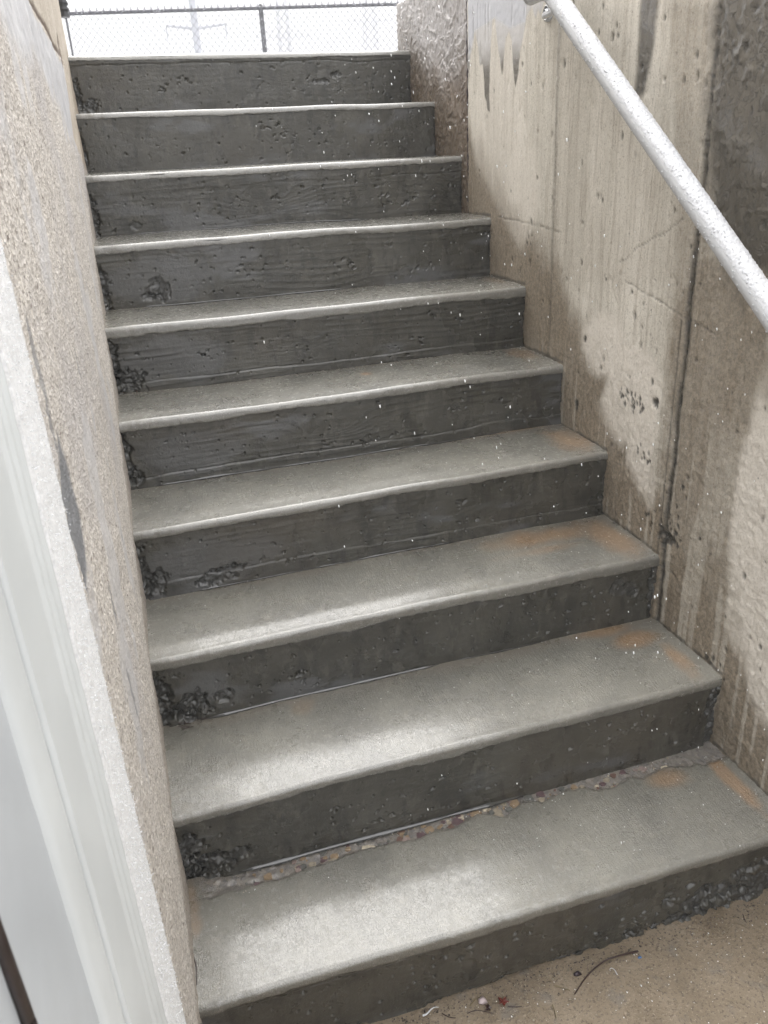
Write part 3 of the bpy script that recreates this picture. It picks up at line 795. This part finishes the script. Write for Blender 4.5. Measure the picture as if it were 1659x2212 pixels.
# ------------------------------------------------------------------ door frame and door by the left wall
def ys_at(az, x): return CAM[1] + (CAM[0] - x) / math.tan(math.radians(-az))
def strip(name, poly, mat, parent, z0=.0, z1=2.15, rough=0, res=.01):
    """vertical extrusion of a plan profile (x, y) with many courses so the surface can be uneven"""
    zs = np.arange(z0, z1, res)
    pl = np.array(poly)
    P = np.zeros((len(pl), len(zs), 3))
    P[..., 0] = pl[:, 0:1]; P[..., 1] = pl[:, 1:2]; P[..., 2] = zs[None]
    if rough:
        P[..., 0] += (fbm(P[..., 1] * 90, P[..., 2] * 90, 5, 3) - .5) * rough
        P[..., 0] += (fbm(P[..., 1] * 4, P[..., 2] * 6, 6, 2) - .5) * rough
    return grid(name, P, mat, parent)
fr = tag(empty('door_frame'), 'white moulded door frame with a sleet-frosted outer edge, close at the left', 'door frame')
xg = .018
y_a, y_b = ys_at(-7.95, xg), ys_at(-9.45, xg)
strip('frosted_edge', [(.006, y_b - .004)] + [(xg, y) for y in np.linspace(y_b, y_a, 34)][::1] + [(0.0, y_a + .004)], M['frost'], fr, rough=.0016, res=.0035)
y_c = ys_at(-10.85, .012)
mb = MB()
for k in range(5200):
    r = rng.uniform(.0003, .0008)
    mb.add(((ICO[0] * r + np.array([xg + .0012 + rng.normal() * .0008, rng.uniform(y_b, y_a), rng.uniform(.1, 1.6)])).tolist(), ICO[1]))
o = mb.build('sleet_pellets', M['ice'], fr); o['kind'] = 'stuff'
prof = []
for q in np.linspace(0, 1, 31):
    y = y_c + (y_b - y_c) * q
    prof.append((.0108 + .005 * q + .0022 * (1 - math.cos(q * 18.85)) * .5, y))
strip('moulding', prof, M['white'], fr, rough=.0012)
y_d = ys_at(-13.30, .006)
strip('casing_board', [(.006, y_d), (.010, y_d + .0003)] + [(.010 + .001 * q, y_d + (y_c - y_d) * q) for q in np.linspace(.02, 1, 8)], M['white'], fr, rough=.0006)
y_e = ys_at(-14.0, .010)
strip('bead', [(-.001, y_e - .001)] + [(.001 + .009 * math.sin(a) ** .6 * (.55 + .45 * a / 2.8), y_e + (y_d - .0008 - y_e) * (.5 - .5 * math.cos(a))) for a in np.linspace(.1, 2.6, 9)] + [(.002, y_d - .0004)], M['white'], fr)
strip('jamb_panel', [(.0, y) for y in np.linspace(ys_at(-20.6, -.0), y_e, 14)], M['door'], fr, rough=.0008)
box('frame_backing', (-.12, -1.2, 0), (-.012, y_a - .01, 2.2), M['white'], fr)
for (x, y, r) in ((345, 3855, .0016), (358, 3845, .0013), (313, 3885, .0018), (397, 3925, .0014), (255, 3885, .002)):
    p = at(x / 1.8228, y / 1.8228, 0, -.003)
    V = ICO[0] * r + p; V[:, 0] = -.003 + (V[:, 0] + .003) * .6
    mesh_obj('paint_blister', V, ICO[1], M['door'], fr)

dr = tag(empty('door'), 'pale door leaf with a dark bronze hinge at the lower left', 'door')
yh = ys_at(-20.7, .002); hr = .0033
for k in range(8):
    z0 = .5 + k * .098
    V, F = tube_geo([(.002, yh, z0), (.002, yh, z0 + .001), (.002, yh, z0 + .0965), (.002, yh, z0 + .0975)], [hr * .8, hr, hr, hr * .8], 16)
    mesh_obj('hinge_knuckle', V, F, M['bronze'], dr)
strip('leaf', [(.000, y) for y in np.linspace(-1.25, yh - hr, 12)], M['door'], dr, rough=.0008)

# ------------------------------------------------------------------ handrail
XR = 1.105
pa = at(1202, 0, 0, XR); pb = at(1659, 665, 0, XR)
dirv = (pa - pb) / np.linalg.norm(pa - pb)
p_top = pa + dirv * .030; p_bot = pb - dirv * .9
RD = .0215
hrn = tag(empty('handrail', tuple(p_bot)), 'round white steel handrail crusted with sleet, sloping up along the right wall', 'handrail')
q1 = at(1172, -18, 0, XR); q2 = at(1152, -9, 0, XR + .005)
path = [p_bot, p_bot + (p_top - p_bot) * .3, p_bot + (p_top - p_bot) * .6, p_top]
V, F = tube_geo([p_bot + (p_top - p_bot) * t for t in np.linspace(0, 1, 60)], RD, 28)
mesh_obj('rail_tube', V, F, M['rail'], hrn, off=p_bot)
mid = p_top + dirv * .03
elbow = []
for t in np.linspace(0, 1, 9):
    p = (1 - t) ** 2 * p_top + 2 * t * (1 - t) * mid + t * t * at(1146, -10, 0, XR); elbow.append(p)
V, F = tube_geo(elbow + [elbow[-1] + np.array([0, .012, 0])], [RD] * 8 + [RD * .98, RD * .6], 24)
mesh_obj('rail_elbow', V, F, M['rail'], hrn, off=p_bot)
# bracket: flange on the wall, curved arm, bolt
fc = at(1183, 28, 0, W - .006)
V, F = tube_geo([fc + np.array([.008, 0, 0]), fc + np.array([-.003, 0, 0]), fc + np.array([-.006, 0, 0])], [.019, .019, .015], 28)
mesh_obj('bracket_flange', V, F, M['rail'], hrn, off=p_bot)
arm = []
tgt = pa + dirv * .05 + np.array([0, 0, -RD])
for t in np.linspace(0, 1, 9):
    c = np.array([XR, fc[1] - .09, fc[2] - .03])
    arm.append((1 - t) ** 2 * fc + 2 * t * (1 - t) * c + t * t * (pa - dirv * .03))
V, F = tube_geo(arm, .0065, 12); mesh_obj('bracket_arm', V, F, M['rail'], hrn, off=p_bot)
bc = at(1180, 25, 0, W - .014)
V, F = tube_geo([bc + np.array([.006, 0, 0]), bc + np.array([-.003, 0, 0]), bc + np.array([-.005, 0, 0])], [.0058, .0058, .0035], 10)
mesh_obj('bolt_head', V, F, M['steel'], hrn, off=p_bot)
# crust: ridge of pellets on the crown and droplets on the flanks
side = np.array([1, 0, 0]); upv = np.cross(side, dirv); upv = upv / np.linalg.norm(upv)
if upv[2] < 0: upv = -upv
nl, na = 1500, 30
tt = np.linspace(0, 1, nl); aa = np.linspace(-1.25, 1.25, na)
T_, A_ = np.meshgrid(tt, aa, indexing='ij'); L_ = np.linalg.norm(p_top - p_bot)
lump = fbm(T_ * L_ * 260, A_ * 7, 101, 2); env = np.clip(np.cos(A_ * 1.22), 0, 1)
rad = RD - .0006 + env ** .7 * (.0012 + .0036 * lump ** 1.3 * (env > .05))
P = p_bot + (p_top - p_bot) * T_[..., None] + (np.sin(A_)[..., None] * side + np.cos(A_)[..., None] * upv) * rad[..., None]
o = grid('sleet_crust', P, M['snow'], hrn, off=p_bot); o['kind'] = 'stuff'
mb = MB()
for k in range(2600):
    t = rng.uniform(0, 1); a = rng.normal() * 1.15
    if abs(a) > 2.6: continue
    s = rng.uniform(.0007, .0019) * (1 if abs(a) > .9 else 1.2)
    c = p_bot + (p_top - p_bot) * t + (math.sin(a) * side + math.cos(a) * upv) * (RD + .0012 * (abs(a) < 1) + s * .2)
    mb.add(((ICO[0] * s * np.array([1, 1, rng.uniform(.8, 1.5)]) + c).tolist(), ICO[1]))
o = mb.build('sleet_pellets', M['ice'], hrn, off=p_bot); o['kind'] = 'stuff'

# ------------------------------------------------------------------ chain-link fence
SCL = .74
def fp(px_, py_):
    p = at(px_, py_, 2, 3.6); return CAM + (p - CAM) * SCL
fa, fb = fp(140, 30), fp(858, 9)
fdir = (fb - fa); fdir[2] = 0; flen = np.linalg.norm(fdir); fdir /= flen
zr = (fa[2] + fb[2]) / 2; zg = 1.79
fn = tag(empty('chain_link_fence', (fa[0], fa[1], zg)), 'dark chain-link fence with a sleet-dotted top rail beyond the top step', 'fence')
FO = (fa[0], fa[1], zg)
S0, S1 = -.02, flen + 2.4
def fpt(s, z, d=0): return (fa[0] + fdir[0] * s - fdir[1] * d, fa[1] + fdir[1] * s + fdir[0] * d, z)
V, F = tube_geo([fpt(S0, zr), fpt(S1, zr)], .017, 12); mesh_obj('top_rail', V, F, M['fence'], fn, off=FO)
post_s = [float((fp(563, 20) - fa) @ fdir)]
for s in [0.0, post_s[0], post_s[0] * 2 + .05]:
    V, F = tube_geo([fpt(s, zg, .03), fpt(s, zr + .02, .03), fpt(s, zr + .035, .03), fpt(s, zr + .045, .03)], [.026 if s else .011, .026 if s else .011, .022 if s else .01, .006], 14)
    mesh_obj('post', V, F, M['fence'], fn, off=FO)
pitch = .036; rowh = .042; rows = int((zr - zg) / rowh); mb = MB()
nw = int((S1 - S0) / pitch)
for k in range(nw):
    pts = []
    for j in range(rows + 2):
        x = S0 + (k + ((j + k) % 2)) * pitch
        d = -.02 + .003 * ((-1) ** j)
        pts.append(fpt(x, zr + .022 - j * rowh, d))
    mb.tube(pts, .0028, 4)
    if k % 2 == 0: mb.tube([fpt(S0 + k * pitch - .006, zr + .015, -.02), fpt(S0 + k * pitch, zr + .048, -.02), fpt(S0 + k * pitch + .008, zr + .018, -.02)], .0042, 4)
mb.build('chain_mesh', M['wire'], fn, off=FO)
mb = MB()
for k in range(520):
    s = rng.uniform(S0, S1); a = rng.uniform(-.4, 3.0)
    c = np.array(fpt(s, zr + .021 * math.sin(a), -.021 * math.cos(a))); r = rng.uniform(.003, .009)
    mb.add(((ICO[0] * r + c).tolist(), ICO[1]))
for k in range(90):
    z = rng.uniform(zg, zr); c = np.array(fpt(post_s[0] + rng.uniform(-.02, .02), z, .005)); r = rng.uniform(.003, .008)
    mb.add(((ICO[0] * r + c).tolist(), ICO[1]))
o = mb.build('sleet_pellets', M['snow'], fn, off=FO); o['kind'] = 'stuff'

# black corrugated pipe at the far end of the left wall
pc = at(138, 0, 1, 2.19); zc0 = at(138, 38, 1, 2.19)[2]
nseg = 150; zs = np.linspace(zc0, zc0 + .95, nseg)
rads = [.0155 + .0035 * math.sin((z - zc0) / .018 * 6.283) for z in zs]
V, F = tube_geo([(pc[0] - .006, 2.19, z) for z in zs], rads, 20)
cp = empty('corrugated_pipe', (pc[0] - .006, 2.19, zc0))
tag(cp, 'black ribbed plastic pipe hanging at the far corner of the stucco wall', 'pipe')
mesh_obj('pipe_body', V, F, M['black'], cp, off=(pc[0] - .006, 2.19, zc0))

# ------------------------------------------------------------------ power line structures, far off in the sleet haze
def dirpt(a, b, D): return np.array([CAM[0] + a * D, CAM[1] + D, CAM[2] + b * D])
GZ = 1.78
def monopole():
    D = 61; base = dirpt(.1005, 0, D); O = (base[0], base[1], GZ)
    t = tag(empty('utility_pole', O), 'slim grey utility pole with one crossarm, faint in the haze beyond the fence', 'utility pole')
    V, F = tube_geo([(base[0], base[1], GZ), (base[0], base[1], 19)], [.27, .17], 12); mesh_obj('pole', V, F, M['galv'], t, off=O)
    l, m, r = dirpt(.0703, .1405, D), dirpt(.1008, .1375, D), dirpt(.1334, .1415, D)
    for a in (l, r):
        V, F = tube_geo([m, m * .5 + a * .5, a], [.11, .08, .06], 8); mesh_obj('cross_arm', V, F, M['galv'], t, off=O)
        V, F = tube_geo([a, a - np.array([0, 0, .85])], .05, 6); mesh_obj('insulator', V, F, M['galv'], t, off=O)
    u = m + np.array([0, 0, 4.2])
    for sx in (-1, 1):
        V, F = tube_geo([u, u + np.array([sx * 1.9, 0, .25])], [.1, .06], 8); mesh_obj('cross_arm', V, F, M['galv'], t, off=O)
monopole()
def lattice(D, ac, aw, armb, al, ar, truss, label, top, drops):
    base = dirpt(ac, 0, D); O = (base[0], base[1], GZ)
    t = tag(empty('transmission_tower', O), label, 'transmission tower', 'lattice towers in the haze beyond the fence')
    hw0, hw1 = aw * D * .75, aw * D * .38
    r = .055 * D / 135
    H = top
    legs = []
    for sx in (-1, 1):
        for sy in (-1, 1):
            a = (base[0] + sx * hw0, base[1] + sy * hw0, GZ); b = (base[0] + sx * hw1, base[1] + sy * hw1, H); legs.append((a, b))
            V, F = tube_geo([a, b], r * 1.6, 5); mesh_obj('leg', V, F, M['galv'], t, off=O)
    mb = MB(); nb = 14
    for k in range(nb):
        t0, t1 = k / nb, (k + 1) / nb
        for (p, q_) in ((0, 1), (1, 3), (3, 2), (2, 0)):
            P0 = Vector(legs[p][0]).lerp(Vector(legs[p][1]), t0); P1 = Vector(legs[q_][0]).lerp(Vector(legs[q_][1]), t1)
            P2 = Vector(legs[q_][0]).lerp(Vector(legs[q_][1]), t0); P3 = Vector(legs[p][0]).lerp(Vector(legs[p][1]), t1)
            mb.tube([P0, P1], r, 4); mb.tube([P2, P3], r, 4); mb.tube([P0, P2], r * .8, 4)
    mb.build('bracing', M['galv'], t, off=O)
    for lev in range(3):
        zb = CAM[2] + armb * D + lev * 6.5
        if zb > H: break
        c = np.array([base[0], base[1], zb]); k = (1, .85, .7)[lev]
        for aa_ in (al, ar):
            tip = np.array([base[0] + (aa_ - ac) * D * k, base[1], zb + .2]); mb = MB()
            up = c + np.array([0, 0, 1.5 if truss else .5])
            mb.tube([c, tip], r * 1.5, 5); mb.tube([up, tip], r * 1.2, 5)
            for s in (.25, .5, .75):
                mb.tube([c + (tip - c) * s, up + (tip - up) * (s - .12)], r * .8, 4)
            mb.build('cross_arm', M['galv'], t, off=O)
            if drops:
                V, F = tube_geo([tip, tip - np.array([0, 0, 3.2])], r * .8, 5); mesh_obj('insulator', V, F, M['galv'], t, off=O)
    if top > 30 and truss:
        pass
lattice(136, .1965, .0100, .1277, .1618, .2268, True, 'hazy steel lattice tower with trussed arms right of the dark fence post', 34, False)
lattice(168, .2962, .0118, .1425, .2715, .3222, False, 'faint lattice tower with a flat arm and hanging insulators, nearest the right wall', 38, True)

# ------------------------------------------------------------------ litter on steps and floor
def fz(x, y): return .0015
def lump(name, p, r, mat, label, cat, sq=(1, 1, .5), group=None):
    V = ICO[0] * r * np.array(sq)
    o = mesh_obj(name, V + np.array([0, 0, r * .4 * sq[2]]), ICO[1], mat); o.location = tuple(p)
    tag(o, label, cat, group); return o
def curve_thing(name, pts3, r0, r1, mat, label, cat, group=None, seg=6):
    p0 = np.array(pts3[0]); n_ = 24; P = []
    K = len(pts3)
    arr = np.array(pts3)
    for t in np.linspace(0, K - 1, n_):                        # Catmull-Rom through the points
        i = min(int(t), K - 2); f = t - i
        a, b, c, d = arr[max(i - 1, 0)], arr[i], arr[i + 1], arr[min(i + 2, K - 1)]
        P.append(.5 * (2 * b + (c - a) * f + (2 * a - 5 * b + 4 * c - d) * f * f + (3 * b - a - 3 * c + d) * f ** 3))
    V, F = tube_geo(P, list(np.linspace(r0, r1, n_)), seg)
    o = mesh_obj(name, V, F, mat, off=p0); o.location = tuple(p0)
    tag(o, label, cat, group); return o
def fl(x, y, z=.002): return at(x / 1.8228, y / 1.8228, 2, z)
curve_thing('curved_twig', [fl(2262, 3915), fl(2310, 3845), (fl(2370, 3790, .006)), fl(2430, 3765, .008), fl(2512, 3745, .004)], .0010, .0021, M['twig'], 'thin curved dark twig on the tan floor below the bottom step', 'twig')
curve_thing('seam_twig', [at(x / 1.8228, y / 1.8228, 2, .186) for x, y in ((742, 3735), (760, 3765), (772, 3800), (775, 3850), (772, 3880))], .0009, .0006, M['twig'], 'short dark stem in the gap at the left end of the bottom tread', 'twig')
lump('blue_chip', fl(2520, 3770), .0055, M['blue'], 'tiny blue plastic chip beside the tip of the curved twig', 'plastic chip', (1.1, .7, .25))
lump('dark_seed_pod', fl(2275, 3838), .009, M['bark'], 'shiny dark seed pod against the bottom riser left of the curved twig', 'seed pod', (1.3, .6, .7))
lump('pink_petal', fl(1902, 3945), .012, m_simple('pink_petal', (.5, .42, .42), .3), 'pale pinkish pebble among the litter under the bottom step', 'pebble', (1., .8, .6))
# red leaf with pointed lobes
def leaf(px_, py_, s, rz, label, mat):
    p = fl(px_, py_, .004); V = [(0, 0, .002)]; n_ = 18
    for k in range(n_):
        a = k / n_ * 6.283; r = s * (1 if k % 4 == 0 else .42 if k % 2 == 0 else .55) * (1 if math.cos(a) > -.5 else .6)
        V.append((r * math.cos(a), r * math.sin(a), .002 + .004 * random.random()))
    F = [(0, 1 + k, 1 + (k + 1) % n_) for k in range(n_)]
    o = mesh_obj('fallen_leaf', V, F, mat, smooth=False)
    sm = o.modifiers.new('s', 'SOLIDIFY'); sm.thickness = .0006
    o.location = tuple(p); o.rotation_euler = (0, .1, rz); tag(o, label, 'leaf'); return o
leaf(1978, 3950, .013, .5, 'small wet red lobed leaf on the floor under the bottom step', M['leaf'])
leaf(1925, 3975, .010, 2.0, 'dark crumpled leaf with stems left of the red leaf', M['twig'])
G = 'straws and stems lying on the floor below the steps'
for k, (l, x) in enumerate(((((1850, 3960), (1880, 3930), (1915, 3922)), 'straw lying above the dark crumpled leaf'), (((1840, 3990), (1880, 3978), (1940, 3990)), 'straw lying under the dark crumpled leaf'), (((2180, 3880), (2215, 3890), (2245, 3900)), 'greenish straw left of the foot of the curved twig'),
                   (((2000, 3963), (2030, 3964), (2055, 3963)), 'short straight stem right of the red leaf'), (((2175, 3955), (2183, 3980), (2190, 4010)), 'dark upright stem below the greenish straw'), (((1740, 3990), (1770, 4005), (1795, 4008)), 'thin stem at the lower left of the tan floor'),
                   (((2890, 3635), (2915, 3640), (2945, 3655)), 'pale yellow straw near the right edge of the floor'), (((2925, 3600), (2933, 3622), (2940, 3634)), 'short dark needle by the pale yellow straw'))):
    curve_thing('straw', [fl(a, b) for a, b in l], .0010, .0006, M['straw'] if k % 2 == 0 else M['twig'], x + ' on the floor', 'straw', G)
# curled white shavings
for k, (a, b, s, lb) in enumerate(((2415, 3830, .010, 'small hook-shaped white curl below the curved twig'), (1690, 3985, .020, 'white paper-like scrap at the foot of the bottom riser'))):
    p = fl(a, b, .003)
    pts = [p + np.array([s * .5 * math.cos(t), s * .9 * math.sin(t) , .001]) for t in np.linspace(-.6, 2.6, 6)] if k == 0 else [p + np.array([s * .7 * t, s * .2 * math.sin(2 * t), .002]) for t in np.linspace(-1, 1.4, 6)]
    curve_thing('white_curl', pts, .0008 if k == 0 else .0022, .0005, M['snow'], lb + ' on the floor', 'scrap')
# clump of rust needles in a step corner, leaf bits by the third step
mb = MB(); pn = at(268, 845, 2, float(ZL[4]) + .009)
for k in range(16):
    c = pn + np.array([rng.uniform(.0, .04), rng.uniform(-.012, .006), rng.uniform(0, .004)]); d = np.array([rng.uniform(-1, 1), rng.uniform(-.5, .5), rng.uniform(-.1, .2)]) * .014
    mb.tube([c - d, c + d], .0009, 4)
o = mb.build('needle_clump', M['needle'], off=pn); o.location = tuple(pn); tag(o, 'clump of rust-red needles in the left corner of the fifth tread', 'plant litter')
mb = MB(); pn = at(425, 1560, 2, float(ZL[1]) + .008)
for k in range(14):
    c = pn + np.array([rng.uniform(-.03, .03), rng.uniform(-.012, .006), rng.uniform(0, .003)]); d = np.array([rng.uniform(-1, 1), rng.uniform(-.5, .5), 0]) * .013
    mb.tube([c - d, c + d], .0006, 4)
o = mb.build('needle_clump', M['twig'], off=pn); o.location = tuple(pn); tag(o, 'few dark stems at the back left corner of the second tread', 'plant litter')

# ------------------------------------------------------------------ sleet: lying and falling
M['sleet'] = m_simple('white_sleet', (.92, .93, .94), .3, .02)
mb = MB()
def pellet(c, s, st=(1, 1, 1)):
    mb.add(((ICO[0] * s * np.array(st) + np.array(c)).tolist(), ICO[1]))
for k in range(420):
    x = W * rng.beta(1.6, 1.0); i = rng.choice(7, p=[.34, .22, .14, .1, .08, .07, .05])
    xa = np.array([x]); f = rng.uniform(.02, .92) ** (1.2)
    yb_ = float(yfront(i + 1, xa)[0]); yf_ = float(yfront(i, xa)[0]) + .012
    y = yb_ + (yf_ - yb_) * f; z = float((ztop(i, xa) + (zback(i, xa) - ztop(i, xa)) * (1 - f))[0]) + .001
    pellet((x, y, z), rng.uniform(.0005, .0015), (1, 1, .7))
for k in range(650):
    x = rng.uniform(.2, W); y = -.2 - rng.uniform(0, 1) * .55
    pellet((x, y, .0015), rng.uniform(.0005, .0017), (1, rng.uniform(.7, 1.6), .7))
o = mb.build('lying_sleet', M['sleet']); tag(o, 'fine white sleet grains scattered on the treads and floor', 'sleet', kind='stuff')
mb = MB()
for k in range(360):
    x = .25 + .9 * rng.beta(2.4, 1.0); y = rng.uniform(-.35, 2.0)
    z0 = max(0, float(np.interp(y, YR, ZR))); z = z0 + rng.uniform(.02, .9) ** 1.3
    if z > 1.9: continue
    s = rng.uniform(.0009, .0028) * (.8 + .2 * y); pellet((x, y, z), s, (.8, .8, rng.uniform(1.2, 2.6)))
for k in range(60):
    pellet((rng.uniform(0, 3.5), rng.uniform(3, 8), rng.uniform(1.9, 3.6)), rng.uniform(.002, .004), (.8, .8, 1.8))
o = mb.build('falling_sleet', M['sleet']); tag(o, 'white sleet pellets falling in the air over the steps', 'sleet', kind='stuff')

# ------------------------------------------------------------------ haze of falling sleet
v, f = boxm((-140, -8, -1.2), (140, 210, 48))
hz = mesh_obj('haze', v, f, bpy.data.materials.new('sleet_haze'), smooth=False)
hm_ = hz.data.materials[0]; hm_.use_nodes = True; ht = hm_.node_tree
for n_ in list(ht.nodes): ht.nodes.remove(n_)
ho = ht.nodes.new('ShaderNodeOutputMaterial'); hv = ht.nodes.new('ShaderNodeVolumePrincipled')
hv.inputs['Color'].default_value = (.97, .98, 1, 1); hv.inputs['Density'].default_value = .009
ht.links.new(hv.outputs[0], ho.inputs['Volume'])
tag(hz, kind='stuff')

mb = MB(); rg = np.random.RandomState(21)
for k in range(520):
    x = rg.uniform(.2, W - .01); y = float(yfront(0, np.array([x]))[0]) - .002 - abs(rg.normal()) * (.018 if k < 560 else .12)
    r_ = rg.uniform(.0005, .0019)
    mb.add(((ICO[0] * r_ * np.array([1.2, 1, .6]) + np.array([x, y, .0015])).tolist(), ICO[1]))
o = mb.build('dark_grit', M['bark']); tag(o, 'dark grit and crumbs washed against the foot of the bottom riser', 'grit', kind='stuff')
mb = MB()
for k in range(260):
    x = rg.uniform(.25, W - .01); y = float(yfront(0, np.array([x]))[0]) - .004 - abs(rg.normal()) * .05
    r_ = rg.uniform(.0008, .0030)
    mb.add(((ICO[0] * r_ * np.array([1.2, 1, .5]) + np.array([x, y, .0015])).tolist(), ICO[1]))
o = mb.build('pale_grit', PEB[1]); tag(o, 'pale sand grains and stone chips on the floor near the bottom riser', 'grit', kind='stuff')
